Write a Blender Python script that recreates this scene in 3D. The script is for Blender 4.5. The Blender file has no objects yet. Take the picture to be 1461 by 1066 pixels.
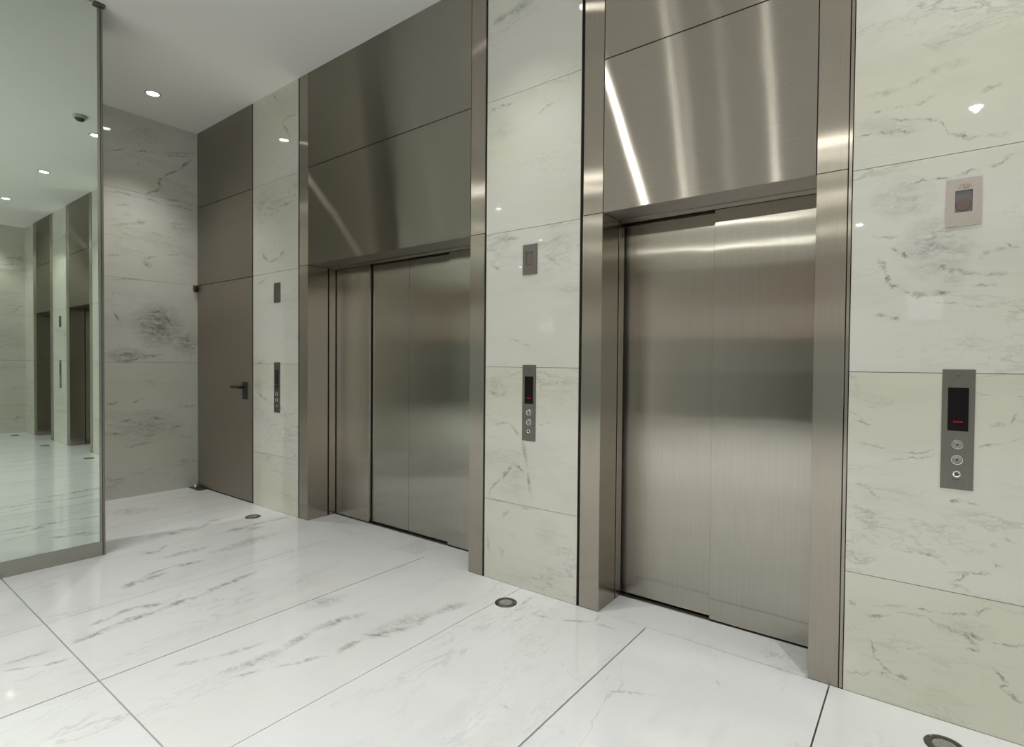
import bpy, bmesh, math, random
from mathutils import Matrix, Vector

random.seed(7)
scene = bpy.context.scene
COL = scene.collection

# ------------------------------------------------------------------ dimensions (metres)
H = 3.638            # ceiling height
XL = -6.022          # far left marble wall
XM = -4.358          # plane of the wall mirror
YM = -1.287          # free edge of the wall mirror
XR = 4.12            # right end wall
YF = -10.6           # wall behind the camera
ZL = 2.091           # underside of the elevator headers
ZP = 2.876           # joint between the header panels
JOINTS = [0.4815, 1.282, 2.078, 2.868]

# marble veins: (u, v, angle, half length, half width, strength)
VEINS = {
  'pier_right': [
    (-0.171,2.291,0.319,0.038,0.0087,0.35), (-0.1,2.294,-0.146,0.05,0.0079,0.35), (-0.022,2.293,0.145,0.044,0.0082,0.35), (-0.199,2.21,0.094,0.039,0.0085,0.4),
    (-0.139,2.213,-0.008,0.034,0.0082,0.4), (-0.073,2.2,-0.308,0.047,0.0075,0.4), (-0.091,2.248,-0.322,0.067,0.0075,0.4), (-0.005,2.219,-0.33,0.039,0.0073,0.4),
    (0.039,2.189,-1.007,0.028,0.0059,0.4), (0.055,2.152,-1.382,0.022,0.0058,0.4), (0.102,2.129,-0.341,0.056,0.0106,0.45), (0.178,2.111,-0.09,0.04,0.011,0.45),
    (-0.142,2.364,-0.073,0.076,0.0204,0.2), (-0.049,2.373,0.381,0.045,0.021,0.2), (0.008,2.394,0.329,0.037,0.0207,0.2), (0.072,2.396,-0.159,0.051,0.0187,0.2),
    (0.17,2.286,0.21,0.031,0.0116,0.4), (-0.109,2.225,-0.227,0.147,0.0427,0.14), (-0.135,1.806,-0.104,0.056,0.008,0.4), (-0.099,1.757,-0.821,0.021,0.0069,0.6),
    (-0.071,1.733,-0.649,0.025,0.0071,0.6), (-0.142,1.698,-1.261,0.029,0.0083,0.55), (-0.129,1.649,-1.343,0.033,0.0083,0.55), (-0.103,1.615,-0.392,0.027,0.0096,0.55),
    (-0.065,1.589,-0.774,0.03,0.0088,0.55), (-0.02,1.57,-0.068,0.036,0.0157,0.45), (0.041,1.57,0.046,0.043,0.0155,0.45), (0.043,1.664,-0.229,0.047,0.0113,0.45),
    (0.124,1.647,-0.179,0.053,0.0111,0.45), (0.197,1.638,-0.052,0.037,0.011,0.45), (0.168,1.597,0.04,0.049,0.0093,0.4), (0.066,1.534,-0.214,0.039,0.0056,0.4),
    (0.134,1.521,-0.16,0.042,0.0056,0.4), (0.219,1.525,0.247,0.029,0.0066,0.4), (0.167,1.701,0.297,0.026,0.0149,0.3), (0.214,1.714,0.254,0.038,0.0148,0.3),
    (0.248,1.717,-0.666,0.012,0.0125,0.3), (0.232,1.73,-0.666,0.033,0.0063,0.4), (-0.136,1.509,-0.266,0.025,0.0119,0.45), (-0.102,1.502,-0.127,0.023,0.012,0.45),
    (-0.032,1.991,0.098,0.038,0.0072,0.5), (0.04,1.999,0.119,0.048,0.0071,0.5), (0.114,2.007,0.092,0.04,0.0069,0.5), (0.191,2.027,0.377,0.055,0.0068,0.5),
    (-0.067,1.94,-0.221,0.121,0.0964,0.24), (0.028,1.747,-0.121,0.135,0.1455,0.3), (0.072,1.635,-0.231,0.058,0.0522,0.2), (-0.147,0.988,-0.12,0.08,0.0066,0.4),
    (-0.015,0.983,0.043,0.073,0.0063,0.4), (-0.031,0.958,0.209,0.094,0.0078,0.35), (0.185,1.027,0.472,0.048,0.0063,0.35), (0.248,1.052,0.224,0.033,0.0065,0.35),
    (0.203,1.108,0.161,0.035,0.011,0.42), (0.244,1.132,0.969,0.029,0.009,0.42), (-0.189,1.088,-0.028,0.034,0.0083,0.4), (0.109,0.807,0.221,0.026,0.0082,0.6),
    (0.15,0.808,-0.206,0.026,0.0084,0.6), (0.241,0.704,-0.241,0.025,0.0094,0.4), (-0.008,0.598,0.01,0.08,0.006,0.4), (0.114,0.538,0.694,0.041,0.0072,0.45),
    (0.171,0.575,0.448,0.041,0.0076,0.45), (0.224,0.611,-0.527,0.024,0.0082,0.45), (0.12,0.503,-0.174,0.04,0.0087,0.45), (-0.16,0.725,0.084,0.085,0.0995,0.13),
    (-0.187,0.827,-0.473,0.03,0.0084,0.3), (-0.145,0.803,-0.57,0.03,0.0082,0.3), (-0.214,0.36,0.019,0.022,0.0086,0.4), (-0.092,0.384,0.223,0.068,0.008,0.5),
    (0.014,0.4,0.064,0.058,0.008,0.5), (0.107,0.412,0.192,0.052,0.0076,0.5), (0.183,0.442,0.587,0.046,0.0066,0.5), (-0.124,0.334,0.079,0.047,0.0083,0.4),
    (-0.022,0.362,0.13,0.052,0.01,0.45), (0.063,0.357,-0.245,0.053,0.0102,0.45), (0.154,0.343,-0.067,0.056,0.0098,0.45), (0.246,0.345,0.123,0.053,0.0093,0.45),
    (0.147,0.327,-0.535,0.046,0.0118,0.5), (0.159,0.297,-2.667,0.029,0.0103,0.5), (-0.151,0.193,-1.289,0.047,0.0076,0.5), (-0.13,0.151,-0.32,0.015,0.0089,0.5),
    (-0.098,0.126,-0.775,0.037,0.0086,0.5), (-0.053,0.115,0.394,0.03,0.0075,0.5), (-0.178,0.09,0.315,0.067,0.008,0.35), (-0.1,0.106,-0.053,0.029,0.0086,0.35),
    (0.233,0.226,-0.713,0.037,0.0105,0.6), (0.243,0.192,-2.283,0.024,0.008,0.6), (0.262,0.165,-0.378,0.042,0.0109,0.6), (-0.022,0.245,0.521,0.03,0.0071,0.4),
    (0.127,0.363,0.154,0.115,0.0457,0.14),
  ],
  'pier_middle': [
    (-2.034,3.341,0.22,0.076,0.0377,0.35), (-1.886,3.357,0.048,0.115,0.0339,0.35), (-2.081,2.806,0.35,0.04,0.0137,0.45), (-1.989,2.822,0.084,0.074,0.0121,0.45),
    (-1.702,2.73,0.28,0.119,0.0088,0.35), (-2.012,2.658,-0.197,0.133,0.0846,0.1), (-1.945,2.028,0.135,0.091,0.0128,0.35), (-2.051,1.865,-0.394,0.06,0.0125,0.4),
    (-2.018,2.014,0.006,0.12,0.0943,0.16), (-1.614,1.955,-0.122,0.128,0.114,0.14), (-1.658,1.877,-0.495,0.08,0.0172,0.25), (-1.903,1.433,-0.106,0.055,0.0098,0.3),
    (-1.834,1.406,-0.783,0.039,0.0107,0.3), (-2.065,1.12,-0.279,0.065,0.0145,0.35), (-1.982,1.13,0.656,0.049,0.0148,0.35), (-1.997,0.944,0.134,0.082,0.0137,0.35),
    (-1.892,0.913,-0.838,0.066,0.0161,0.35), (-1.835,0.784,-1.34,0.108,0.0167,0.35), (-1.699,0.966,0.152,0.059,0.0094,0.35), (-2.057,0.556,0.893,0.09,0.0124,0.5),
    (-1.959,0.66,0.726,0.078,0.0116,0.5), (-1.869,0.686,-0.405,0.054,0.0123,0.5), (-1.794,0.621,-1.3,0.091,0.0151,0.4), (-2.088,0.204,-1.53,0.106,0.0183,0.25),
    (-1.996,0.168,-1.316,0.043,0.0183,0.25), (-1.964,0.411,-2.163,0.045,0.0108,0.35), (-1.684,0.345,-1.56,0.106,0.0859,0.12), (-1.908,0.6,0.139,0.174,0.147,0.12),
    (-2.036,1.162,-0.343,0.122,0.0796,0.13), (-1.988,0.485,-0.092,0.134,0.0092,0.4), (-1.81,0.473,-0.029,0.072,0.0087,0.4),
  ],
  'pier_left': [
    (-4.51,3.581,-0.745,0.092,0.0186,0.4), (-4.298,3.354,-0.048,0.142,0.0141,0.45), (-4.339,3.26,-0.791,0.134,0.016,0.5), (-4.59,2.641,-0.133,0.123,0.0163,0.5),
    (-4.356,2.638,0.082,0.152,0.0175,0.5), (-4.677,2.226,-0.68,0.083,0.0193,0.45), (-4.538,2.184,0,0.101,0.0149,0.45), (-4.403,2.223,0.669,0.078,0.0218,0.45),
    (-4.738,2.011,0.267,0.139,0.0197,0.3), (-4.721,0.985,-0.288,0.145,0.0162,0.55), (-4.471,0.914,-0.268,0.156,0.0155,0.55), (-4.792,1.07,-0.902,0.093,0.0799,0.15),
    (-4.75,1.288,0.144,0.109,0.0193,0.3),
  ],
  'left': [
    (-0.685,3.259,0.304,0.125,0.013,0.45), (-0.473,3.315,0.218,0.13,0.0138,0.45), (-0.187,3.384,0.245,0.209,0.0142,0.45), (-0.195,3.353,0.226,0.164,0.0163,0.5),
    (-0.107,3.296,-2.251,0.106,0.0177,0.75), (-0.242,3.163,-2.465,0.12,0.0179,0.75), (-0.34,3.077,-2.269,0.038,0.0171,0.75), (-0.34,3.033,-0.885,0.04,0.0217,0.75),
    (-0.392,2.952,-2.445,0.108,0.0176,0.75), (-0.64,2.864,0.054,0.172,0.0149,0.35), (-0.398,2.858,-0.156,0.112,0.016,0.35), (-0.157,2.852,0.063,0.169,0.016,0.35),
    (-0.644,2.756,0.23,0.073,0.0162,0.35), (-0.224,2.9,0.023,0.095,0.0181,0.35), (-0.507,2.635,0.332,0.069,0.0286,0.35), (-0.642,2.584,0.307,0.18,0.0132,0.3),
    (-0.726,2.275,0.112,0.081,0.0193,0.35), (-0.421,2.307,0.448,0.11,0.0134,0.35), (-0.228,2.369,0.194,0.129,0.0144,0.35), (-0.455,2.241,-0.357,0.057,0.0314,0.35),
    (-0.614,2.068,0.072,0.205,0.0128,0.35), (-0.354,1.638,0.143,0.271,0.2671,0.5), (-0.101,1.48,-0.119,0.155,0.1505,0.42), (-0.641,1.35,0.059,0.201,0.0792,0.42),
    (-0.707,1.701,-0.909,0.076,0.0165,0.5), (-0.387,1.779,0.08,0.075,0.0184,0.45), (-0.279,1.718,-0.954,0.097,0.0182,0.45), (-0.42,1.354,0.121,0.153,0.0184,0.45),
    (-0.605,1.308,0.164,0.223,0.0149,0.4), (-0.447,0.658,-0.012,0.365,0.185,0.26), (-0.736,0.895,0.286,0.061,0.0176,0.45), (-0.537,0.904,0.399,0.067,0.0181,0.45),
    (-0.109,0.839,0.111,0.126,0.0195,0.35), (-0.51,0.493,0.043,0.152,0.0185,0.4), (-0.379,0.73,-0.258,0.07,0.0183,0.45), (-0.639,0.727,0.087,0.051,0.018,0.45),
    (-0.428,0.573,0.013,0.074,0.0186,0.45), (-0.202,0.639,0.255,0.089,0.0194,0.45), (-0.703,0.614,-0.004,0.084,0.0178,0.4), (-0.148,0.287,0.333,0.041,0.0167,0.4),
    (-0.443,3.475,0.219,0.271,0.1971,0.12),
  ],
  'floor': [
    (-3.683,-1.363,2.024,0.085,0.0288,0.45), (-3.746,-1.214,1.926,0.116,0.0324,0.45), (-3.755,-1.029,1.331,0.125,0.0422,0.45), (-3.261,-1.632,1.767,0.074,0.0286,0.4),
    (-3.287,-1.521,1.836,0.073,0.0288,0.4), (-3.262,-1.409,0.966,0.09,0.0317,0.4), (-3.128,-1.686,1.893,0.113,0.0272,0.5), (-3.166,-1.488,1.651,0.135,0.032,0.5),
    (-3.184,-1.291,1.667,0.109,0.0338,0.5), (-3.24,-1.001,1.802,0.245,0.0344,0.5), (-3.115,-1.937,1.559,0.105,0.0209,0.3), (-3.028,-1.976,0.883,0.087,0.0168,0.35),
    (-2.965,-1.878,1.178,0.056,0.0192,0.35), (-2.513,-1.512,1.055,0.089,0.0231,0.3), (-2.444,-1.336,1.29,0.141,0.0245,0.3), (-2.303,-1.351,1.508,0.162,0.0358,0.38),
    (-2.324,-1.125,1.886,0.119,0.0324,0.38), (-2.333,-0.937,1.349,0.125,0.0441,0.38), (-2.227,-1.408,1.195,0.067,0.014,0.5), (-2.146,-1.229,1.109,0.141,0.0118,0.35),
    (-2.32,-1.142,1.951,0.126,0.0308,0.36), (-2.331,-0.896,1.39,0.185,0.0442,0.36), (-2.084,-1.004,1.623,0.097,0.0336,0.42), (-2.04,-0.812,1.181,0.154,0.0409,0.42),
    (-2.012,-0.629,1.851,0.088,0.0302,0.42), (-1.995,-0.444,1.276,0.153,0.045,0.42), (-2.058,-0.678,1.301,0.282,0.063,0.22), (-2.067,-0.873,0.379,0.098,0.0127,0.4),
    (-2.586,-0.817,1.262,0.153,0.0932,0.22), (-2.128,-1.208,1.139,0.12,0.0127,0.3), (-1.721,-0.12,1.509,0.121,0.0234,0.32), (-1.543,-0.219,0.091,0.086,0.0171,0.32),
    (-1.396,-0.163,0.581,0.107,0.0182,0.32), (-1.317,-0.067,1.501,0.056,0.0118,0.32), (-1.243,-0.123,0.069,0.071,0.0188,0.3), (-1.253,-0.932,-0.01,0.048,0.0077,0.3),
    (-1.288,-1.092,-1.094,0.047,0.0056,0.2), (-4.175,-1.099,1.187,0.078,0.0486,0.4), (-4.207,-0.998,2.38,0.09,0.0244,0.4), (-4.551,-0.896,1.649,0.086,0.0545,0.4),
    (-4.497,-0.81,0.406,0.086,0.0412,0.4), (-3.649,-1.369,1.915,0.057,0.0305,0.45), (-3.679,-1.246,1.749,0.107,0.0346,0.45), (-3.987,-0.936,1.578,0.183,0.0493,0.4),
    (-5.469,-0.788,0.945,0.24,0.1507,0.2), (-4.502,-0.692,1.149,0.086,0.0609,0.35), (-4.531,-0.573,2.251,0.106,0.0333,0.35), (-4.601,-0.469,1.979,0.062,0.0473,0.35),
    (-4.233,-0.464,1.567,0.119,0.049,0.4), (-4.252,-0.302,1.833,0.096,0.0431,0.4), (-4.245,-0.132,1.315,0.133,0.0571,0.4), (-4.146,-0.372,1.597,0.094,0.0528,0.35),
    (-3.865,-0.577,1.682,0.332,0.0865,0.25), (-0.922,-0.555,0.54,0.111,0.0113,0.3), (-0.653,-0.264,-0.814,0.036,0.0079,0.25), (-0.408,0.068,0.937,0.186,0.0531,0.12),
  ],
}


# ------------------------------------------------------------------ mesh helpers
def box(bm, x0, x1, y0, y1, z0, z1, bevel=0.0):
    vs = [bm.verts.new(p) for p in ((x0, y0, z0), (x1, y0, z0), (x1, y1, z0), (x0, y1, z0),
                                    (x0, y0, z1), (x1, y0, z1), (x1, y1, z1), (x0, y1, z1))]
    fs = [bm.faces.new([vs[i] for i in q]) for q in ((0, 3, 2, 1), (4, 5, 6, 7), (0, 1, 5, 4),
                                                     (1, 2, 6, 5), (2, 3, 7, 6), (3, 0, 4, 7))]
    if bevel > 0:
        es = list({e for f in fs for e in f.edges})
        bmesh.ops.bevel(bm, geom=es, offset=bevel, segments=2, affect='EDGES', profile=0.5)
    return fs

def prism(bm, pts, axis, a0, a1):
    """extrude a 2D outline along an axis (0, 1 or 2) from a0 to a1"""
    def mk(p, a):
        if axis == 0: return (a, p[0], p[1])
        if axis == 1: return (p[0], a, p[1])
        return (p[0], p[1], a)
    lo = [bm.verts.new(mk(p, a0)) for p in pts]
    hi = [bm.verts.new(mk(p, a1)) for p in pts]
    n = len(pts)
    bm.faces.new(lo); bm.faces.new(hi)
    for i in range(n):
        bm.faces.new((lo[i], lo[(i + 1) % n], hi[(i + 1) % n], hi[i]))

def lathe(bm, profile, n=48, mat=None, closed=False):
    """spin (radius, height) pairs round local Z, then apply a matrix"""
    rings = []
    for r, z in profile:
        if r < 1e-6:
            v = bm.verts.new((0, 0, z)); rings.append([v] * n)
        else:
            rings.append([bm.verts.new((r * math.cos(2 * math.pi * i / n), r * math.sin(2 * math.pi * i / n), z)) for i in range(n)])
    pairs = list(zip(rings, rings[1:]))
    if closed: pairs.append((rings[-1], rings[0]))
    for a, b in pairs:
        for i in range(n):
            q = [a[i], a[(i + 1) % n], b[(i + 1) % n], b[i]]
            u = []
            for v in q:
                if v not in u: u.append(v)
            if len(u) > 2: bm.faces.new(u)
    if mat is not None:
        bmesh.ops.transform(bm, matrix=mat, verts=list({v for r in rings for v in r}))

def obj(name, bm, mats, parent=None, smooth=False):
    bmesh.ops.recalc_face_normals(bm, faces=bm.faces[:])
    me = bpy.data.meshes.new(name)
    bm.to_mesh(me); bm.free()
    if not isinstance(mats, (list, tuple)): mats = [mats]
    for m in mats: me.materials.append(m)
    if smooth:
        for p in me.polygons: p.use_smooth = True
        try: me.set_sharp_from_angle(angle=math.radians(35))
        except Exception: pass
    o = bpy.data.objects.new(name, me)
    COL.objects.link(o)
    if parent is not None: o.parent = parent
    return o

def one_box(name, mat, parent, *a, bevel=0.0):
    bm = bmesh.new(); box(bm, *a, bevel=bevel)
    return obj(name, bm, mat, parent)

def tag(o, label, cat, group=None, kind=None):
    o['label'] = label; o['category'] = cat
    if group: o['group'] = group
    if kind: o['kind'] = kind
    return o

def thing(name, label, cat, loc=(0, 0, 0), group=None, kind=None):
    o = bpy.data.objects.new(name, None)
    o.empty_display_size = 0.1
    COL.objects.link(o); o.location = loc
    return tag(o, label, cat, group, kind)

def copy_tree(o, parent=None):
    c = o.copy(); COL.objects.link(c)
    if parent is not None: c.parent = parent
    for ch in list(o.children): copy_tree(ch, c)
    return c

# ------------------------------------------------------------------ materials
class G:
    """tiny shader graph writer"""
    def __init__(self, name):
        self.m = bpy.data.materials.new(name); self.m.use_nodes = True
        self.t = self.m.node_tree; self.t.nodes.clear()
        self.out = self.t.nodes.new('ShaderNodeOutputMaterial')
    def n(self, typ, **kw):
        d = self.t.nodes.new(typ)
        ins = kw.pop('ins', {})
        for k, v in kw.items(): setattr(d, k, v)
        for k, v in ins.items(): self.set(d, k, v)
        return d
    def set(self, d, k, v):
        s = d.inputs[k]
        if hasattr(v, 'is_output') or isinstance(v, bpy.types.NodeSocket): self.t.links.new(v, s)
        else: s.default_value = v
    def math(self, op, a, b=0.0, c=0.0, clamp=False):
        d = self.n('ShaderNodeMath', operation=op, use_clamp=clamp, ins={0: a, 1: b, 2: c}); return d.outputs[0]
    def vmath(self, op, a, b=(0, 0, 0)):
        d = self.n('ShaderNodeVectorMath', operation=op, ins={0: a, 1: b}); return d
    def noise(self, vec, scale, detail=3.0, rough=0.5):
        d = self.n('ShaderNodeTexNoise', ins={'Vector': vec, 'Scale': scale, 'Detail': detail, 'Roughness': rough}); return d
    def ramp(self, v, lo, hi, a=0.0, b=1.0):
        d = self.n('ShaderNodeMapRange', interpolation_type='SMOOTHSTEP',
                   ins={'Value': v, 'From Min': lo, 'From Max': hi, 'To Min': a, 'To Max': b}); return d.outputs[0]
    def mix(self, f, a, b):
        d = self.n('ShaderNodeMix', data_type='RGBA')
        self.set(d, 0, f); self.set(d, 6, a); self.set(d, 7, b); return d.outputs[2]
    def principled(self, **ins):
        d = self.n('ShaderNodeBsdfPrincipled', ins=ins)
        self.t.links.new(d.outputs[0], self.out.inputs[0]); return d

def marble(name, uv, veins=(), base=(0.58, 0.577, 0.53, 1), dark=(0.17, 0.165, 0.145, 1), rough=0.018,
           stretch=(1.0, 3.2), amount=1.0, drift=(0.93, 0.93, 0.85, 1)):
    """polished veined marble; uv picks the two world axes of the slab's face"""
    g = G(name)
    geo = g.n('ShaderNodeNewGeometry')
    sep = g.n('ShaderNodeSeparateXYZ', ins={0: geo.outputs['Position']})
    P = g.n('ShaderNodeCombineXYZ', ins={0: sep.outputs[uv[0]], 1: sep.outputs[uv[1]], 2: 0.0}).outputs[0]
    # wiggle for the drawn veins
    w1 = g.vmath('SUBTRACT', g.noise(P, 7.0, 4.0, 0.6).outputs['Color'], (0.5, 0.5, 0.5)).outputs[0]
    w2 = g.vmath('SUBTRACT', g.noise(P, 45.0, 3.0, 0.6).outputs['Color'], (0.5, 0.5, 0.5)).outputs[0]
    off = g.vmath('ADD', g.vmath('MULTIPLY', w1, (0.075, 0.075, 0)).outputs[0],
                  g.vmath('MULTIPLY', w2, (0.032, 0.032, 0)).outputs[0]).outputs[0]
    W = g.vmath('ADD', P, off).outputs[0]
    acc = None; soft = None
    for (u, v, a, rl, rw, st) in veins:
        mp = g.n('ShaderNodeMapping', vector_type='TEXTURE', ins={'Vector': W, 'Location': (u, v, 0), 'Rotation': (0, 0, a), 'Scale': (rl, rw, 1)})
        ln = g.vmath('LENGTH', mp.outputs[0]).outputs['Value']
        k = g.math('MULTIPLY_ADD', ln, -1.0, 1.0)
        k = g.math('MULTIPLY', g.math('POWER', g.math('MAXIMUM', k, 0.0), 1.0 if rw > 0.03 else 1.25), st * (1.5 if rw > 0.03 else 1.9))
        if rw > 0.03: soft = k if soft is None else g.math('MAXIMUM', soft, k)
        else: acc = k if acc is None else g.math('MAXIMUM', acc, k)
    # natural veining, shifted for every slab
    rnd = geo.outputs['Random Per Island']
    shift = g.n('ShaderNodeCombineXYZ', ins={0: g.math('MULTIPLY', rnd, 37.0), 1: g.math('MULTIPLY', rnd, 91.0), 2: g.math('MULTIPLY', rnd, 17.0)}).outputs[0]
    Q = g.vmath('ADD', P, shift).outputs[0]
    Q = g.vmath('MULTIPLY', Q, (stretch[0], stretch[1], 1.0)).outputs[0]
    qw = g.vmath('SUBTRACT', g.noise(Q, 1.6, 3.0, 0.6).outputs['Color'], (0.5, 0.5, 0.5)).outputs[0]
    Q = g.vmath('ADD', Q, g.vmath('MULTIPLY', qw, (0.55, 0.55, 0.55)).outputs[0]).outputs[0]
    n1 = g.noise(Q, 1.9, 7.0, 0.62).outputs[0]
    ridge = g.ramp(g.math('ABSOLUTE', g.math('SUBTRACT', n1, 0.5)), 0.0, 0.022, 1.0, 0.0)
    region = g.ramp(g.noise(Q, 0.9, 3.0, 0.5).outputs[0], 0.52, 0.68)
    natural = g.math('MULTIPLY', g.math('MULTIPLY', ridge, region), 0.42 * amount)
    n2 = g.noise(Q, 5.2, 6.0, 0.66).outputs[0]
    wisp = g.ramp(g.math('ABSOLUTE', g.math('SUBTRACT', n2, 0.5)), 0.0, 0.030, 1.0, 0.0)
    region2 = g.ramp(g.noise(Q, 1.35, 4.0, 0.55).outputs[0], 0.50, 0.66)
    natural = g.math('MULTIPLY_ADD', g.math('MULTIPLY', wisp, region2), 0.26 * amount, natural)
    cloud = g.math('MULTIPLY', g.ramp(g.noise(Q, 1.15, 5.0, 0.6).outputs[0], 0.48, 0.75), 0.20 * amount)
    breakup = g.ramp(g.noise(P, 22.0, 4.0, 0.65).outputs[0], 0.34, 0.56)
    tot = g.math('ADD', natural, cloud)
    if acc is not None:
        strand = g.noise(g.vmath('MULTIPLY', W, (1.0 if stretch[0] < stretch[1] else 2.6, 2.6 if stretch[0] < stretch[1] else 1.0, 1)).outputs[0], 30.0, 5.0, 0.65).outputs[0]
        strand = g.ramp(g.math('ABSOLUTE', g.math('SUBTRACT', strand, 0.5)), 0.0, 0.11, 1.25, 0.35)
        acc = g.math('MULTIPLY', g.math('MULTIPLY', acc, g.math('MULTIPLY_ADD', breakup, 0.8, 0.2)), strand)
        tot = g.math('ADD', tot, acc)
    if soft is not None:
        grain = g.noise(g.vmath('MULTIPLY', W, (1.0, 2.4, 1)).outputs[0], 14.0, 6.0, 0.7).outputs[0]
        soft = g.math('MULTIPLY', g.math('MAXIMUM', soft, 0.0), g.math('MULTIPLY_ADD', wisp, 0.75, g.ramp(grain, 0.38, 0.62, 0.25, 1.15)))
        tot = g.math('ADD', tot, soft)
    tot = g.math('MINIMUM', tot, 0.85)
    tone = g.mix(g.ramp(g.noise(Q, 0.55, 3.0, 0.5).outputs[0], 0.3, 0.7), base, tuple(base[i] * drift[i] for i in range(3)) + (1,))
    colr = g.mix(tot, tone, dark)
    g.principled(**{'Base Color': colr, 'Roughness': rough, 'IOR': 1.5})
    return g.m

def steel(name, grain, base=(0.50, 0.458, 0.40, 1), along=0.03, across=0.35, warp=0.0, tint=0.05):
    """brushed stainless steel; grain = world direction of the brushing, along / across = roughness in the two directions"""
    g = G(name)
    geo = g.n('ShaderNodeNewGeometry')
    sc = tuple(3.0 if abs(c) > 0.5 else 260.0 for c in grain)
    lines = g.noise(g.vmath('MULTIPLY', geo.outputs['Position'], sc).outputs[0], 1.0, 3.0, 0.6).outputs[0]
    colr = g.mix(g.ramp(lines, 0.25, 0.75), tuple(c * (1 - tint) for c in base[:3]) + (1,), tuple(min(1, c * (1 + tint)) for c in base[:3]) + (1,))
    tan = g.n('ShaderNodeCombineXYZ', ins={0: grain[0], 1: grain[1], 2: grain[2]}).outputs[0]
    r = math.sqrt(math.sqrt(along * across)); an = 1.0 - math.sqrt(along / across)
    p = g.n('ShaderNodeBsdfAnisotropic', distribution='GGX', ins={'Color': colr, 'Roughness': r, 'Anisotropy': an, 'Tangent': tan})
    if warp > 0:
        h = g.noise(geo.outputs['Position'], 2.3, 2.0, 0.4).outputs[0]
        b = g.n('ShaderNodeBump', ins={'Strength': 1.0, 'Distance': warp, 'Height': h})
        g.t.links.new(b.outputs[0], p.inputs['Normal'])
    g.t.links.new(p.outputs[0], g.out.inputs[0])
    return g.m

def plain(name, colr, rough=0.5, metal=0.0, noise=0.04, scale=8.0, **extra):
    g = G(name)
    geo = g.n('ShaderNodeNewGeometry')
    n = g.noise(geo.outputs['Position'], scale, 4.0, 0.6).outputs[0]
    c2 = tuple(c * (1 - noise) for c in colr[:3]) + (1,)
    g.principled(**{'Base Color': g.mix(n, tuple(colr[:3]) + (1,), c2), 'Roughness': rough, 'Metallic': metal, **extra})
    return g.m

def glow(name, colr, strength):
    g = G(name)
    e = g.n('ShaderNodeEmission', ins={'Color': tuple(colr) + (1,), 'Strength': strength})
    g.t.links.new(e.outputs[0], g.out.inputs[0]); return g.m

STEEL_V = steel('brushed_steel_upright', (0, 0, 1), base=(0.43, 0.392, 0.34, 1), warp=0.0010, along=0.008, across=0.33)
STEEL_D = steel('brushed_steel_door', (0, 0, 1), base=(0.455, 0.432, 0.385, 1), warp=0.0010, along=0.003, across=0.14)
STEEL_H = steel('brushed_steel_level', (1, 0, 0), base=(0.37, 0.342, 0.297, 1), warp=0.0014, along=0.007, across=0.48)
STEEL_J = steel('brushed_steel_jamb', (0, 0, 1), base=(0.40, 0.36, 0.31, 1), warp=0.0008, along=0.008, across=0.12)
STEEL_Y = steel('brushed_steel_mirror_frame', (0, 1, 0), base=(0.46, 0.45, 0.41, 1), along=0.05)
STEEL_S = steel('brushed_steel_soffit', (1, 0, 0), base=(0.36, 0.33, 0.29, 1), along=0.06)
DOORSTEEL = steel('brushed_steel_service_door', (0, 0, 1), base=(0.38, 0.34, 0.29, 1), warp=0.001, along=0.07, across=0.35)
CLADSTEEL = steel('brushed_steel_cladding', (1, 0, 0), base=(0.44, 0.40, 0.345, 1), warp=0.001, along=0.012, across=0.48)
PLATE = steel('brushed_steel_plate', (0, 0, 1), base=(0.215, 0.20, 0.178, 1), along=0.10, across=0.25)
CHROME = plain('polished_chrome', (0.75, 0.74, 0.71), 0.12, 1.0, 0.02)
ALU = plain('satin_aluminium', (0.62, 0.61, 0.57), 0.32, 1.0, 0.05, 30)
CAP = plain('button_steel', (0.30, 0.295, 0.28), 0.4, 0.9, 0.2, 200)
GAP = plain('dark_recess', (0.016, 0.014, 0.011), 0.9, **{'Specular IOR Level': 0.1})
GROUT = plain('dark_grout', (0.05, 0.05, 0.042), 0.9)
BLACK = plain('black_plastic', (0.012, 0.011, 0.011), 0.35)
SCREEN = plain('smoked_screen', (0.012, 0.008, 0.010), 0.08)
RED = glow('red_display_segment', (1.0, 0.03, 0.10), 0.30)
CEIL = plain('ceiling_paint', (0.88, 0.87, 0.825), 0.85, 0, 0.02, 1.2)
LENS = glow('lit_lamp_lens', (1.0, 0.99, 0.93), 22.0)
LENS_FAR = glow('bright_lamp_lens', (1.0, 0.99, 0.93), 290.0)
RING = plain('lamp_trim_white', (0.62, 0.62, 0.58), 0.4)
UPGLASS = plain('uplight_glass', (0.30, 0.30, 0.28), 0.12, 0.0, 0.25, 60)
UPRIM = plain('uplight_rim_metal', (0.16, 0.155, 0.14), 0.42, 1.0, 0.1, 40)
DETECT = plain('detector_plastic', (0.55, 0.56, 0.52), 0.5)
DETECT_DARK = plain('detector_grille', (0.06, 0.06, 0.055), 0.5)
KNOB_BROWN = plain('brown_disc', (0.13, 0.085, 0.075), 0.45)

def mirror_glass():
    g = G('mirror_glass')
    geo = g.n('ShaderNodeNewGeometry')
    n = g.noise(geo.outputs['Position'], 0.7, 2.0, 0.5).outputs[0]
    g.principled(**{'Base Color': g.mix(n, (0.735, 0.815, 0.745, 1), (0.725, 0.805, 0.74, 1)), 'Metallic': 1.0, 'Roughness': 0.0})
    return g.m
MIRROR = mirror_glass()

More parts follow.
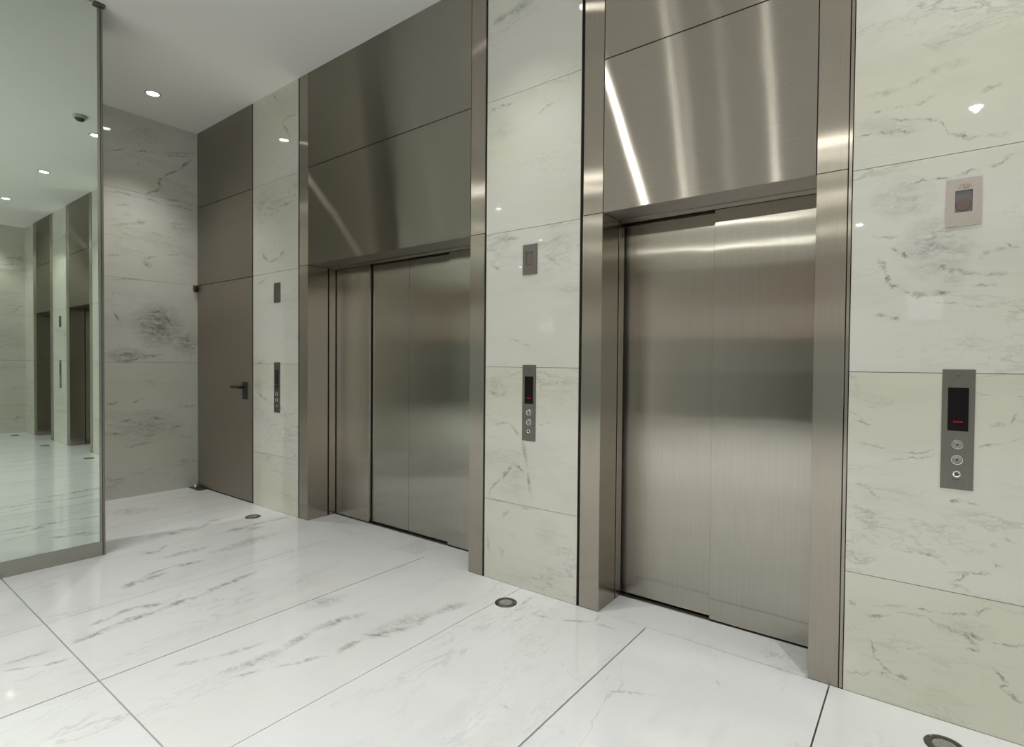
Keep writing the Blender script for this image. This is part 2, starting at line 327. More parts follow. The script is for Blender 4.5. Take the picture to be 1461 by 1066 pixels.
def hatch_plate():
    g = G('hatched_steel_plate')
    geo = g.n('ShaderNodeNewGeometry')
    sep = g.n('ShaderNodeSeparateXYZ', ins={0: geo.outputs['Position']})
    s = g.math('SINE', g.math('MULTIPLY', g.math('SUBTRACT', sep.outputs[0], sep.outputs[2]), 850.0))
    c = g.mix(g.ramp(s, -0.6, 0.6), (0.30, 0.265, 0.235, 1), (0.52, 0.475, 0.43, 1))
    # brown tarnish above the little window
    d = g.vmath('LENGTH', g.n('ShaderNodeMapping', vector_type='TEXTURE', ins={'Vector': geo.outputs['Position'], 'Location': (0.103, -0.006, 1.953), 'Scale': (0.026, 0.05, 0.016)}).outputs[0]).outputs['Value']
    st = g.math('MULTIPLY', g.ramp(d, 0.2, 1.1, 1.0, 0.0), g.ramp(g.noise(geo.outputs['Position'], 160.0, 3.0).outputs[0], 0.4, 0.6))
    c = g.mix(g.math('MULTIPLY', st, 0.7), c, (0.16, 0.11, 0.05, 1))
    g.principled(**{'Base Color': c, 'Metallic': 0.55, 'Roughness': 0.42})
    return g.m
HATCH = hatch_plate()

ROWS = list(zip([0.0] + JOINTS, JOINTS + [H]))
M_RIGHT = [marble('marble_right_pier_slab', (0, 2), [v for v in VEINS['pier_right'] if a - 0.06 < v[1] < b + 0.06], amount=0.8) for a, b in ROWS]
M_MID = marble('marble_middle_pier', (0, 2), VEINS['pier_middle'], amount=0.7)
M_LEFT = marble('marble_left_pier', (0, 2), VEINS['pier_left'], amount=0.7)
M_BACK = marble('marble_far_wall', (1, 2), VEINS['left'], amount=0.9)
M_PLAIN_Y = marble('marble_end_wall', (1, 2), (), amount=1.3)
M_PLAIN_X = marble('marble_plain_pier', (0, 2), (), amount=0.9)
M_FLOOR = marble('marble_floor', (0, 1), VEINS['floor'], base=(0.80, 0.815, 0.835, 1), dark=(0.22, 0.22, 0.205, 1),
                 rough=0.055, stretch=(3.0, 0.9), amount=0.6, drift=(0.975, 0.97, 0.94))

# ------------------------------------------------------------------ room shell
def slabs_z(bm, x0, x1, y0, y1, mi, gap=0.0022, axis='x'):
    zs = [0.0] + JOINTS + [H]
    for a, b in zip(zs, zs[1:]):
        z0 = a + (gap / 2 if a > 0 else 0); z1 = b - (gap / 2 if b < H else 0)
        for f in box(bm, x0, x1, y0, y1, z0, z1): f.material_index = mi[zs.index(a)] if isinstance(mi, list) else mi

# floor: slabs 0.79 m wide, long joints running away from the wall
bm = bmesh.new()
gx = [-6.6, -5.81, -5.02, -4.236, -3.4423, -2.6551, -1.8474, -1.0792, -0.2879, 0.502, 1.292, 2.082, 2.872, 3.662, 4.4]
gw = [.003, .003, .003, .003, .0036, .008, .0036, .0075, .006, .003, .002, .002, .002, .002, .002]   # width of each joint
gy = [0.0, -1.805, -3.61, -5.415, -7.22, -9.025, -10.9]
gv = [0.005, 0.006, .003, .003, .003, .003, .003]
for i in range(len(gx) - 1):
    for j in range(len(gy) - 1):
        box(bm, gx[i] + gw[i] / 2, gx[i + 1] - gw[i + 1] / 2, gy[j + 1] + gv[j + 1] / 2, gy[j] - gv[j] / 2, -0.03, 0.0)
# threshold strips inside the elevator openings
for x0, x1, cut in ((-4.018, -2.2585, -3.15), (-1.348, -0.367, None), (0.652, 1.578, None), (2.564, 3.395, None)):
    xs = [x0 - 0.1] + ([cut] if cut else []) + [x1 + 0.1]
    for a, b in zip(xs, xs[1:]):
        box(bm, a + 0.0008, b - 0.0008, 0.0055, 0.262, -0.03, 0.0)
for f in box(bm, -6.7, 4.5, -11.0, 0.7, -0.13, -0.031): f.material_index = 1
o = obj('floor', bm, [M_FLOOR, GROUT])
tag(o, 'polished pale marble floor of long slabs with thin dark joints', 'floor', kind='structure')

o = one_box('ceiling', CEIL, None, -6.7, 4.5, -11.0, 0.7, H, H + 0.12)
tag(o, 'plain pale grey painted ceiling with recessed lamps', 'ceiling', kind='structure')

# elevator wall: marble piers between the steel elevator surrounds
bm = bmesh.new()
PIERS = [(-4.885, -4.158, 0), (-2.129, -1.4813, 1), (-0.2399, 0.537, [5, 6, 7, 8, 9]), (1.715, 2.411, 3), (3.573, XR, 3)]
for x0, x1, mi in PIERS:
    slabs_z(bm, x0, x1, 0.0, 0.025, mi)
    for f in box(bm, x0 + 0.004, x1 - 0.004, 0.026, 0.45, 0.0, H): f.material_index = 4
for f in box(bm, XL - 0.3, XR + 0.2, 0.46, 0.55, 0.0, H): f.material_index = 4
for f in box(bm, XL - 0.3, -4.8865, 0.05, 0.45, 0.0, H): f.material_index = 4
o = obj('wall_back', bm, [M_LEFT, M_MID, M_PLAIN_X, M_PLAIN_X, GAP] + M_RIGHT)
tag(o, 'veined white marble piers of the elevator wall, in stacked slabs', 'wall', kind='structure')

# far left marble wall of the passage
bm = bmesh.new()
zs = [0.0, 1.282, 2.078, 2.905, H]
for a, b in zip(zs, zs[1:]):
    box(bm, XL - 0.03, XL, -1.65, 0.045, a + (0.0008 if a else 0), b - 0.0008)
    box(bm, XL - 0.03, XL, YF, -1.652, a + (0.0008 if a else 0), b - 0.0008)
for f in box(bm, XL - 0.2, XL - 0.031, YF - 0.1, 0.3, 0, H): f.material_index = 1
o = obj('wall_left', bm, [M_BACK, GAP])
tag(o, 'grey-veined marble end wall at the far left, beside the steel service door', 'wall', kind='structure')

# wall that carries the mirror
o = one_box('wall_partition', plain('partition_paint', (0.62, 0.61, 0.56), 0.6), None, -4.72, XM - 0.022, YF, YM - 0.004, 0, H)
tag(o, 'free-standing partition wall behind the tall mirror', 'wall', kind='structure')

# right end wall (seen in the mirror)
bm = bmesh.new()
OY0, OY1, OZ = -9.6, -3.4, 3.1      # invented opening in the unseen part of the wall, lets world light in as fill
for y0, y1 in ((-1.6, 0.0), (OY1, -1.602), (YF, OY0)):
    slabs_z(bm, XR, XR + 0.03, y0, y1, 0)
for f in box(bm, XR + 0.031, XR + 0.2, OY1, 0.46, 0, H): f.material_index = 1
for f in box(bm, XR + 0.031, XR + 0.2, YF - 0.1, OY0, 0, H): f.material_index = 1
box(bm, XR, XR + 0.2, OY0, OY1, OZ, H)
o = obj('wall_right', bm, [M_PLAIN_Y, GAP])
tag(o, 'marble end wall of the lobby seen in the mirror, beyond the mirrored elevators', 'wall', kind='structure')

# wall behind the camera
STONE = plain('dark_stone', (0.06, 0.06, 0.052), 0.3, 0, 0.3, 5)
PINK = plain('warm_plaster', (0.50, 0.365, 0.315), 0.6, 0, 0.08, 2)
GREY = plain('grey_plaster', (0.30, 0.30, 0.27), 0.6, 0, 0.08, 2)
DADO = plain('grey_dado', (0.13, 0.125, 0.112), 0.5, 0, 0.2, 3)
bm = bmesh.new()
def fw(x0, x1, z0, z1, mi):
    for f in box(bm, x0, x1, YF - 0.2, YF, z0, z1): f.material_index = mi
fw(XL - 0.2, XR + 0.2, 0.0, 0.06, 2); fw(XL - 0.2, XR + 0.2, 0.06, 1.12, 0); fw(XL - 0.2, XR + 0.2, 1.12, 1.95, 3)
fw(XL - 0.2, -1.9, 1.95, H, 2)
fw(-1.9, XR + 0.2, 1.95, H, 1)
o = obj('wall_front', bm, [STONE, PINK, GREY, DADO])
tag(o, 'lobby wall behind the viewer, dark stone below pale plaster', 'wall', kind='structure')
t = thing('window_1', 'small bright window high in the wall behind the viewer, reflected faintly in the marble', 'window', (-0.02, YF, 2.45), kind='structure')
one_box('window_pane', glow('daylit_pane', (0.95, 1.0, 0.97), 1.6), t, -0.27, 0.27, 0.002, 0.008, -0.24, 0.24)
bm = bmesh.new()
for q in ((-0.31, -0.27, -0.28, 0.28), (0.27, 0.31, -0.28, 0.28), (-0.27, 0.27, 0.24, 0.28), (-0.27, 0.27, -0.28, -0.24)):
    box(bm, q[0], q[1], 0.001, 0.03, q[2], q[3])
obj('window_frame', bm, ALU, t)

# ------------------------------------------------------------------ elevators
def elevator(label, xa, xb, xc, xd, doors, cut_sill=True, strip_right=False, group='stainless steel elevators along the marble wall'):
    """xa..xb left post, xb..xc opening, xc..xd right post; doors = list of (x0, x1, rank), rank 0 = front panel"""
    cx = (xa + xd) / 2
    t = thing('elevator', label, 'elevator', (cx, 0, 0), group)
    def bx(name, mat, x0, x1, y0, y1, z0, z1, bevel=0.0, parent=t):
        return one_box(name, mat, parent, x0 - cx, x1 - cx, y0, y1, z0, z1, bevel=bevel)
    gl = 0.017
    def inner(bm_, x):      # the deep faces of the jambs
        for f in bm_.faces:
            if all(abs(v.co.x - x) < 1e-4 for v in f.verts): f.material_index = 1
    # posts: lower and upper length with a hairline joint at header height
    bm = bmesh.new()
    box(bm, xa + gl - cx, xb - cx, 0.0, 0.188, 0.0, ZL - 0.001, 0.0012)
    box(bm, xa + gl + 0.002 - cx, xb - cx, 0.0, 0.188, ZL + 0.0015, H, 0.0012)
    inner(bm, xb - cx)
    obj('frame_post', bm, [STEEL_V, STEEL_J], t)
    r0 = xd - (0.0185 if strip_right else gl)
    bm = bmesh.new()
    box(bm, xc - cx, r0 - cx, 0.0, 0.188, 0.0, ZL - 0.001, 0.0012)
    box(bm, xc - cx, r0 - cx, 0.0, 0.188, ZL + 0.0015, H, 0.0012)
    inner(bm, xc - cx)
    obj('frame_post', bm, [STEEL_V, STEEL_J], t)
    if strip_right:
        bx('edge_trim', STEEL_V, r0 + 0.004, xd - 0.004, 0.001, 0.02, 0, H)
    # dark shadow gaps beside the posts
    bm = bmesh.new()
    box(bm, xa + 0.0005 - cx, xa + gl - 0.0005 - cx, 0.003, 0.05, 0, H)
    box(bm, r0 + 0.0005 - cx, xd - 0.0005 - cx, 0.021, 0.05, 0, H)
    box(bm, xb + 0.0005 - cx, xb + 0.004 - cx, 0.003, 0.010, ZL + 0.001, H)
    box(bm, xc - 0.004 - cx, xc - 0.0005 - cx, 0.003, 0.010, ZL + 0.001, H)
    box(bm, xb - 0.06 - cx, xb - 0.006 - cx, 0.1885, 0.2015, 0, ZL)
    box(bm, xc + 0.006 - cx, xc + 0.06 - cx, 0.1885, 0.2015, 0, ZL)
    box(bm, xb + 0.005 - cx, xc - 0.005 - cx, 0.003, 0.010, ZP - 0.0028, ZP + 0.0028)
    obj('shadow_gap', bm, GAP, t)
    # header: two large panels and the soffit under them
    bx('header_panel', STEEL_H, xb + 0.004, xc - 0.004, 0.0, 0.011, ZL, ZP - 0.003, 0.001)
    bx('header_panel', STEEL_H, xb + 0.004, xc - 0.004, 0.0, 0.011, ZP + 0.003, H, 0.001)
    bx('header_soffit', STEEL_S, xb + 0.0005, xc - 0.0005, 0.0112, 0.188, ZL + 0.0005, ZL + 0.012, 0.0008)
    bx('inner_soffit', STEEL_S, xb - 0.05, xc + 0.05, 0.202, 0.262, ZL - 0.004, ZL + 0.04, 0.0008)
    # inner jamb strips
    bx('jamb_strip', STEEL_J, xb - 0.06, xb, 0.202, 0.262, 0, ZL - 0.006, 0.0012)
    bx('jamb_strip', STEEL_J, xc, xc + 0.06, 0.202, 0.262, 0, ZL - 0.006, 0.0012)
    # sill with running grooves
    bm = bmesh.new()
    for f in box(bm, xb - 0.08 - cx, xc + 0.08 - cx, 0.263, 0.40, -0.02, -0.004): f.material_index = 1
    for y, w_ in ((0.2635, 0.007), (0.284, 0.012), (0.330, 0.012)):
        box(bm, xb - 0.08 - cx, xc + 0.08 - cx, y, y + w_, -0.004, 0.001)
    obj('door_sill', bm, [ALU, GAP], t)
    # door panels
    for x0, x1, rank in doors:
        y = 0.270 + 0.027 * rank
        d = bx('door_panel', STEEL_D, x0, x1, y, y + 0.022, 0.012 if rank else 0.007, ZL + 0.035, 0.0015)
    # dark panel added behind the doors to stop light leaks
    bx('light_stop_panel', GAP, xb - 0.09, xc + 0.09, 0.40, 0.44, 0, H)
    return t

e_left = elevator('wide stainless steel elevator with four door panels, second steel bay from the far left wall',
                  -4.158, -4.0183, -2.2585, -2.129,
                  [(-4.12, -3.577, 0), (-3.583, -3.1385, 1), (-3.1355, -2.69, 1), (-2.697, -2.15, 0)])
e_right = elevator('two-panel stainless steel elevator with streaked header, nearest the viewer on the right',
                   -1.4813, -1.348, -0.3672, -0.2399,
                   [(-1.45, -0.845, 1), (-0.857, -0.26, 0)], strip_right=True)
elevator('closer of the two stainless steel elevators visible only in the mirror', 0.537, 0.652, 1.578, 1.715,
         [(0.55, 1.12, 0), (1.11, 1.68, 1)])
elevator('farther of the two stainless steel elevators visible only in the mirror', 2.411, 2.564, 3.395, 3.573,
         [(2.45, 2.985, 0), (2.975, 3.5, 1)])

for e, x, w_ in ((e_left, -3.5765, 0.010), (e_left, -2.7005, 0.003), (e_right, -0.861, 0.0035)):
    one_box('gap_shade', GAP, e, x - e.location.x, x + w_ - e.location.x, 0.2925, 0.2965, 0.014, ZL + 0.03)  # dark strips painting the shaded gaps between overlapping door panels

# ------------------------------------------------------------------ steel service door
XD0, XD1 = XL + 0.006, -4.912
d = thing('door_1', 'plain steel service door with black lever handle in the far left corner', 'door', (XD0, 0, 0), kind='structure')
def dbx(name, mat, x0, x1, y0, y1, z0, z1, bevel=0.0, parent=d):
    return one_box(name, mat, parent, x0 - XD0, x1 - XD0, y0, y1, z0, z1, bevel=bevel)
dbx('door_leaf', DOORSTEEL, XD0, XD1, 0.003, 0.045, 0.006, 2.0745, 0.0012)
h = dbx('handle_plate', BLACK, -5.076, -4.992, -0.008, 0.003, 0.95, 1.112, 0.004)
bm = bmesh.new()
lathe(bm, [(0.0, 0.0), (0.012, 0.0), (0.012, 0.05), (0.0, 0.05)], 20, Matrix.Translation((-5.037 - XD0, -0.006, 1.062)) @ Matrix.Rotation(math.pi / 2, 4, 'X'))
box(bm, -5.20 - XD0, -5.024 - XD0, -0.062, -0.042, 1.050, 1.074, 0.006)
lv = obj('lever', bm, BLACK, d, smooth=False)
bm = bmesh.new()
lathe(bm, [(0.0, 0.0), (0.009, 0.0), (0.009, 0.004), (0.0, 0.004)], 20, Matrix.Translation((-5.037 - XD0, -0.008, 0.985)) @ Matrix.Rotation(math.pi / 2, 4, 'X'))
obj('lock_cylinder', bm, UPRIM, d)
bm = bmesh.new()
box(bm, XL + 0.002 - XD0, XL + 0.040 - XD0, -0.040, 0.0028, 2.030, 2.046, 0.003)
lathe(bm, [(0, 0), (0.019, 0), (0.021, 0.006), (0.021, 0.024), (0.019, 0.03), (0, 0.03)], 24, Matrix.Translation((XL + 0.0225 - XD0, -0.0235, 2.046)))
lathe(bm, [(0, 0), (0.017, 0), (0.019, 0.005), (0.017, 0.018), (0, 0.018)], 24, Matrix.Translation((XL + 0.0225 - XD0, -0.0235, 2.012)))
obj('hinge', bm, plain('bronze_pivot', (0.07, 0.05, 0.03), 0.4, 0.8), d)
# steel cladding above the door
t = thing('trim_1', 'brushed steel cladding panels above the service door', 'trim', (XD0, 0, 0), kind='structure')
one_box('cladding_panel', CLADSTEEL, t, 0, XD1 - XD0, 0.003, 0.04, 2.0795, 2.869, bevel=0.001)
one_box('cladding_panel', CLADSTEEL, t, 0, XD1 - XD0, 0.003, 0.04, 2.876, H, bevel=0.001)
one_box('shadow_gap', GAP, t, XD1 - XD0 + 0.0005, -4.8862 - XD0, 0.005, 0.045, 0.002, H)
# floor spring plate of the door
t = thing('floor_pivot', 'dark metal pivot plate set in the floor at the service door corner', 'pivot', (XL + 0.125, -0.048, 0))
one_box('cover_plate', plain('tarnished_metal', (0.10, 0.095, 0.075), 0.5, 0.8, 0.3, 40), t, -0.118, 0.112, -0.044, 0.046, 0.0, 0.004, bevel=0.001)
bm = bmesh.new(); lathe(bm, [(0.0, 0.0), (0.022, 0.0), (0.02, 0.012), (0.012, 0.03), (0.0, 0.03)], 24, Matrix.Translation((-0.088, 0.012, 0.004)))
obj('pivot_knuckle', bm, CHROME, t, smooth=True)

# ------------------------------------------------------------------ mirror
YB = -5.6
m = thing('wall_mirror', 'floor-to-ceiling mirror in a slim steel frame on the left', 'mirror', (XM, (YM + YB) / 2, 0))
cy = (YM + YB) / 2
def mbx(name, mat, x0, x1, y0, y1, z0, z1, bevel=0.0):
    return one_box(name, mat, m, x0 - XM, x1 - XM, y0 - cy, y1 - cy, z0, z1, bevel=bevel)
mbx('mirror_pane', MIRROR, XM - 0.006, XM, YB, YM - 0.030, 0.096, H - 0.012)
mbx('base_rail', STEEL_Y, XM - 0.02, XM + 0.003, YB, YM - 0.0155, 0.0, 0.0945, 0.0012)
mbx('top_rail', STEEL_Y, XM - 0.02, XM + 0.004, YB, YM - 0.0155, H - 0.011, H, 0.001)
mbx('side_stile', steel('brushed_steel_stile', (0, 0, 1), base=(0.36, 0.35, 0.31, 1)), XM - 0.02, XM + 0.003, YM - 0.0285, YM - 0.0155, 0.095, H - 0.0115, 0.001)
mbx('corner_trim', steel('brushed_steel_corner', (0, 0, 1), base=(0.25, 0.245, 0.21, 1)), XM - 0.30, XM + 0.004, YM - 0.0125, YM, 0.0, H, 0.001)
mbx('corner_gap', GAP, XM - 0.02, XM - 0.002, YM - 0.015, YM - 0.013, 0.0, H)
mbx('corner_bracket', plain('bracket_metal', (0.12, 0.11, 0.09), 0.4, 0.8), XM - 0.01, XM + 0.022, YM - 0.05, YM + 0.012, H - 0.022, H - 0.0005, 0.003)

# ------------------------------------------------------------------ call panels
def rot_y():   # local Z -> world -Y (faces the lobby)
    return Matrix.Rotation(math.pi / 2, 4, 'X')

def call_panel():
    t = thing('call_panel', '', 'call panel', (0, 0, 0), 'elevator call panels on the marble piers')
    w, z0, z1 = 0.0465, 0.8605, 1.2955
    one_box('faceplate', PLATE, t, -w, w, -0.004, -0.0002, z0, z1, bevel=0.0008)
    s = one_box('display_screen', SCREEN, t, -0.0295, 0.0295, -0.0052, -0.0041, 1.073, 1.230, bevel=0.0004)
    bm = bmesh.new()
    for k in (-1, 0, 1):
        box(bm, 0.0005 + k * 0.0095 - 0.0042, 0.0005 + k * 0.0095 + 0.0042, -0.0062, -0.0053, 1.1035, 1.1085)
    bm2 = bm
    obj('display_digits', bm2, RED, s)
    for zc, up in ((1.0235, 1), (0.9675, -1)):
        bm = bmesh.new()
        lathe(bm, [(0.0135, 0.0), (0.0180, 0.0), (0.0185, 0.0015), (0.0172, 0.003), (0.0150, 0.003), (0.0135, 0.0015)], 40,
              Matrix.Translation((0, -0.0041, zc)) @ rot_y(), closed=True)
        b = obj('button', bm, CHROME, t, smooth=True)
        bm = bmesh.new()
        lathe(bm, [(0.0132, 0.0), (0.0132, 0.0018), (0.0120, 0.0026), (0.0, 0.0028)], 36, Matrix.Translation((0, -0.0041, zc)) @ rot_y())
        obj('button_cap', bm, CAP, b, smooth=True)
        bm = bmesh.new()
        prism(bm, [(-0.0052, zc - 0.003 * up), (0.0052, zc - 0.003 * up), (0.0, zc + 0.0048 * up)], 1, -0.0076, -0.0066)
        obj('arrow_mark', bm, BLACK, b)
    bm = bmesh.new()
    lathe(bm, [(0.0075, 0.0), (0.0118, 0.0), (0.0120, 0.002), (0.0105, 0.0032), (0.0075, 0.002)], 32, Matrix.Translation((0, -0.0041, 0.9165)) @ rot_y(), closed=True)
    k = obj('key_switch', bm, CHROME, t, smooth=True)
    bm = bmesh.new()
    lathe(bm, [(0.0073, 0.0), (0.0073, 0.0012), (0.0, 0.0014)], 28, Matrix.Translation((0, -0.0041, 0.9165)) @ rot_y())
    obj('key_barrel', bm, UPRIM, k)
    bm = bmesh.new(); box(bm, -0.0009, 0.0009, -0.0060, -0.0055, 0.9125, 0.9205); obj('key_slot', bm, BLACK, k)
    # small worn lettering below the key switch and a tiny emblem at the top
    bm = bmesh.new()
    x = -0.0135
    for wd in (0.0035, 0.0025, 0.003, 0.0035, 0.0022, 0.003):
        box(bm, x, x + wd, -0.00425, -0.0040, 0.8955, 0.8982); x += wd + 0.0014
    box(bm, -0.0035, 0.0035, -0.00425, -0.0040, 0.8885, 0.8897)
    obj('engraved_lettering', bm, BLACK, t)
    bm = bmesh.new()
    prism(bm, [(-0.0065, 1.2775), (-0.0035, 1.2755), (0.0, 1.2730), (0.0035, 1.2755), (0.0065, 1.2775), (0.0035, 1.2735), (0.0, 1.2695), (-0.0035, 1.2735)], 1, -0.00425, -0.0040)
    obj('engraved_emblem', bm, BLACK, t)
    return t

def wall_plate(mat):  # steel plate with a small window, its function is not known
    t = thing('wall_plate', '', 'wall plate', (0, 0, 0), 'square-windowed steel plates above the call panels')
    z0, z1, w = 1.8125, 1.9825, 0.0495
    wz0, wz1, ww = 1.862, 1.940, 0.0245
    bm = bmesh.new()
    box(bm, -w, w, -0.005, -0.0002, z0, wz0); box(bm, -w, w, -0.005, -0.0002, wz1, z1)
    box(bm, -w, -ww, -0.005, -0.0002, wz0, wz1); box(bm, ww, w, -0.005, -0.0002, wz0, wz1)
    bmesh.ops.remove_doubles(bm, verts=bm.verts[:], dist=1e-5)
    obj('faceplate', bm, mat, t)
    one_box('recess_back', plain('recess_grey', (0.12, 0.11, 0.12), 0.4) if 'recess_grey' not in bpy.data.materials else bpy.data.materials['recess_grey'],
            t, -ww, ww, -0.0012, -0.0004, wz0, wz1)
    bm = bmesh.new()
    lathe(bm, [(0.0, 0.0), (0.0205, 0.0), (0.0215, 0.001), (0.0200, 0.0022), (0.0, 0.0024)], 36, Matrix.Translation((-0.001, -0.0013, 1.889)) @ rot_y())
    obj('round_disc', bm, KNOB_BROWN, t, smooth=True)
    return t

cp = call_panel()
CP = [(0.0995, 'call panel with red bar display on the right-hand marble wall, nearest the viewer'),
      (-1.803, 'call panel with red bar display on the marble pier between the two elevators'),
      (-4.4785, 'small distant call panel on the marble pier beside the service door'),
      (2.03, 'call panel seen edge-on in the mirror, between the mirrored elevators')]
for i, (x, lab) in enumerate(CP):
    o = cp if i == 0 else copy_tree(cp)
    o.location = (x, 0, 0); o['label'] = lab
sw0 = wall_plate(HATCH)
sw1 = wall_plate(PLATE)
sw0.location = (0.1015, 0, 0); sw0['label'] = 'hatched pale steel plate with square window on the right-hand marble wall'
SW = [(-1.805, 'grey steel plate with small dark window on the pier between the two elevators'),
      (-4.4765, 'tiny distant steel plate with slot window on the pier by the service door'),
      (2.03, 'small steel plate seen in the mirror, above the mirrored call panel')]
for i, (x, lab) in enumerate(SW):
    o = sw1 if i == 0 else copy_tree(sw1)
    o.location = (x, 0, 0); o['label'] = lab

# ------------------------------------------------------------------ floor uplights
def uplight():
    t = thing('floor_uplight', '', 'floor light', (0, 0, 0), 'round uplights let into the floor along the wall')
    bm = bmesh.new()
    lathe(bm, [(0.038, 0.0), (0.060, 0.0), (0.0605, 0.002), (0.056, 0.0055), (0.045, 0.007), (0.039, 0.005)], 48, closed=True)
    obj('rim', bm, UPRIM, t, smooth=True)
    bm = bmesh.new()
    lathe(bm, [(0.0, 0.0042), (0.02, 0.0042), (0.0365, 0.0036), (0.0375, 0.0005)], 40)
    g_ = obj('glass_lens', bm, UPGLASS, t, smooth=True)
    bm = bmesh.new()
    lathe(bm, [(0.019, 0.0044), (0.0235, 0.0044), (0.0235, 0.0056), (0.019, 0.0056)], 36, closed=True)
    obj('inner_ring', bm, ALU, g_, smooth=True)
    for k in range(3):
        a = k * 2 * math.pi / 3 + 0.4
        bm = bmesh.new()
        lathe(bm, [(0.0, 0.0), (0.0035, 0.0), (0.0035, 0.0012), (0.0, 0.0014)], 12, Matrix.Translation((0.0505 * math.cos(a), 0.0505 * math.sin(a), 0.0063)))
        obj('screw', bm, CHROME, t)
    return t
up = uplight()
UP = [(-1.797, -0.212, 'round metal floor uplight in front of the pier between the elevators'),
      (-4.468, -0.222, 'small round floor uplight in front of the pier by the service door'),
      (0.080, -0.172, 'round floor uplight cut off by the bottom edge, below the right-hand wall'),
      (1.877, -0.231, 'round floor uplight seen in the mirror, between the mirrored elevators'),
      (3.657, -0.231, 'round floor uplight seen in the mirror, by the mirrored end wall')]
for i, (x, y, lab) in enumerate(UP):
    o = up if i == 0 else copy_tree(up)
    o.location = (x, y, 0); o['label'] = lab

# ------------------------------------------------------------------ ceiling lamps
def downlight(lens=LENS, drop=0.0):
    t = thing('downlight', '', 'ceiling light', (0, 0, H), 'round recessed ceiling lamps')
    bm = bmesh.new()
    lathe(bm, [(0.046, 0.0), (0.064, 0.0), (0.065, -0.002), (0.058, -0.006), (0.048, -0.007), (0.046, -0.004)], 40, closed=True)
    obj('trim_ring', bm, RING, t, smooth=True)
    bm = bmesh.new()
    lathe(bm, [(0.0, -0.0035 - drop), (0.016, -0.0035 - drop * 0.93), (0.03, -0.0035 - drop * 0.7), (0.0405, -0.0025 - drop * 0.3), (0.0455, -0.0003)], 36)
    obj('lamp_lens', bm, lens, t, smooth=True)
    return t
dl = downlight()
dl_far = downlight(LENS_FAR, 0.022)
DL = [(-5.425, -0.612, 'recessed ceiling lamp in front of the service door, seen directly'),
      (-1.803, -0.605, 'recessed ceiling lamp above the pier between the elevators, seen in the mirror by its edge'),
      (0.063, -0.615, 'recessed ceiling lamp seen in the mirror, middle of the mirrored row'),
      (1.974, -0.630, 'recessed ceiling lamp seen at the left edge of the mirror'),
      (3.80, -0.620, 'recessed ceiling lamp near the right end wall'),
      (-3.55, -3.92, 'recessed ceiling lamp behind the viewer, next to the mirror'),
      (-2.36, -3.90, 'recessed ceiling lamp behind the viewer, second from the mirror'),
      (-1.34, -3.90, 'recessed ceiling lamp behind the viewer, third from the mirror'),
      (0.327, -3.88, 'recessed ceiling lamp right behind the viewer, glinting on the right-hand wall'),
      (2.25, -3.90, 'recessed ceiling lamp behind the viewer towards the end wall'),
      (-2.9, -6.0, 'recessed ceiling lamp in the middle of the lobby, mirror side'),
      (-0.9, -6.0, 'recessed ceiling lamp in the middle of the lobby, centre'),
      (1.3, -6.0, 'recessed ceiling lamp in the middle of the lobby, open side'),
      (-2.9, -8.1, 'recessed ceiling lamp far across the lobby, mirror side'),
      (-0.9, -8.1, 'recessed ceiling lamp far across the lobby, centre'),
      (1.3, -8.1, 'recessed ceiling lamp far across the lobby, open side'),
      (-5.40, -3.90, 'unseen ceiling lamp added deep in the passage to brighten the alcove')]  # last lamp is unseen, added as fill for the alcove
lamps = []
for i, (x, y, lab) in enumerate(DL):
    o = dl if i == 0 else (dl_far if i == 5 else copy_tree(dl_far if y < -3 else dl))
    o.location = (x, y, H); o['label'] = lab
    lamps.append((x, y, o))
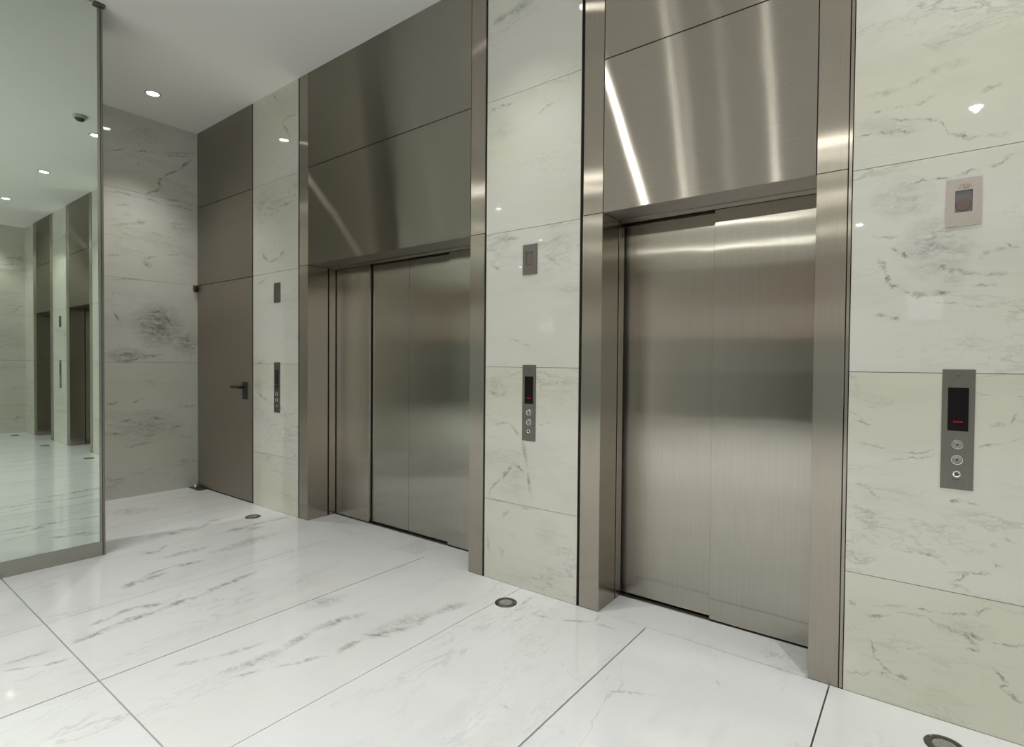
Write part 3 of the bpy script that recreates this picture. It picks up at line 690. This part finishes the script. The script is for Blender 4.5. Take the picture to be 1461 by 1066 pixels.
for x, y, o in lamps:
    ld = bpy.data.lights.new('downlight_beam', 'SPOT')
    far = y < -3
    ld.energy = (330 if far else 85) if x < -5 else (120.0 * (0.6 if x > 0 else 1.4) if far else 74.0); ld.color = (1.0, 0.99, 0.955)
    ld.spot_size = math.radians(150 if far else 95); ld.spot_blend = 1.0; ld.shadow_soft_size = 0.022
    lo = bpy.data.objects.new('downlight_beam', ld); COL.objects.link(lo)
    lo.parent = o; lo.location = (0, 0, -0.028 if far else -0.014)

# smoke detector
t = thing('smoke_detector', 'round smoke detector on the ceiling, seen in the mirror', 'smoke detector', (-2.22, -0.85, H))
bm = bmesh.new(); lathe(bm, [(0.0, 0.0), (0.058, 0.0), (0.06, -0.004), (0.055, -0.022), (0.048, -0.026), (0.0, -0.026)], 40); obj('base', bm, DETECT, t, smooth=True)
bm = bmesh.new(); lathe(bm, [(0.0, -0.0265), (0.042, -0.0265), (0.040, -0.032), (0.030, -0.046), (0.014, -0.052), (0.0, -0.053)], 36); obj('sensor_head', bm, DETECT_DARK, t, smooth=True)

# ------------------------------------------------------------------ world fill light, camera, look
w = bpy.data.worlds.new('World'); scene.world = w; w.use_nodes = True
w.node_tree.nodes['Background'].inputs[0].default_value = (0.93, 1.0, 0.97, 1)
w.node_tree.nodes['Background'].inputs[1].default_value = 1.45

cd = bpy.data.cameras.new('camera'); cam = bpy.data.objects.new('camera', cd); COL.objects.link(cam)
R = Vector((0.79791675, 0.60271075, 0.00828331)); U = Vector((-0.01793283, 0.01000038, 0.99978918)); F = Vector((-0.60250086, 0.79789707, -0.01878778))
mw = Matrix.Identity(4)
for i in range(3):
    mw[i][0] = R[i]; mw[i][1] = U[i]; mw[i][2] = -F[i]
mw[0][3], mw[1][3], mw[2][3] = 0.0, -2.553658, 1.305
cam.matrix_world = mw
cd.sensor_fit = 'HORIZONTAL'; cd.sensor_width = 36.0; cd.lens = 19.205644
cd.clip_start = 0.05
scene.camera = cam

scene.view_settings.view_transform = 'Standard'
scene.view_settings.look = 'None'
scene.view_settings.exposure = -0.03
scene.view_settings.gamma = 1.0
scene.view_settings.use_curve_mapping = False
cy_ = scene.cycles
cy_.use_denoising = True
cy_.max_bounces = 10; cy_.diffuse_bounces = 5; cy_.glossy_bounces = 6
cy_.sample_clamp_indirect = 6.0
cy_.caustics_reflective = False; cy_.caustics_refractive = False
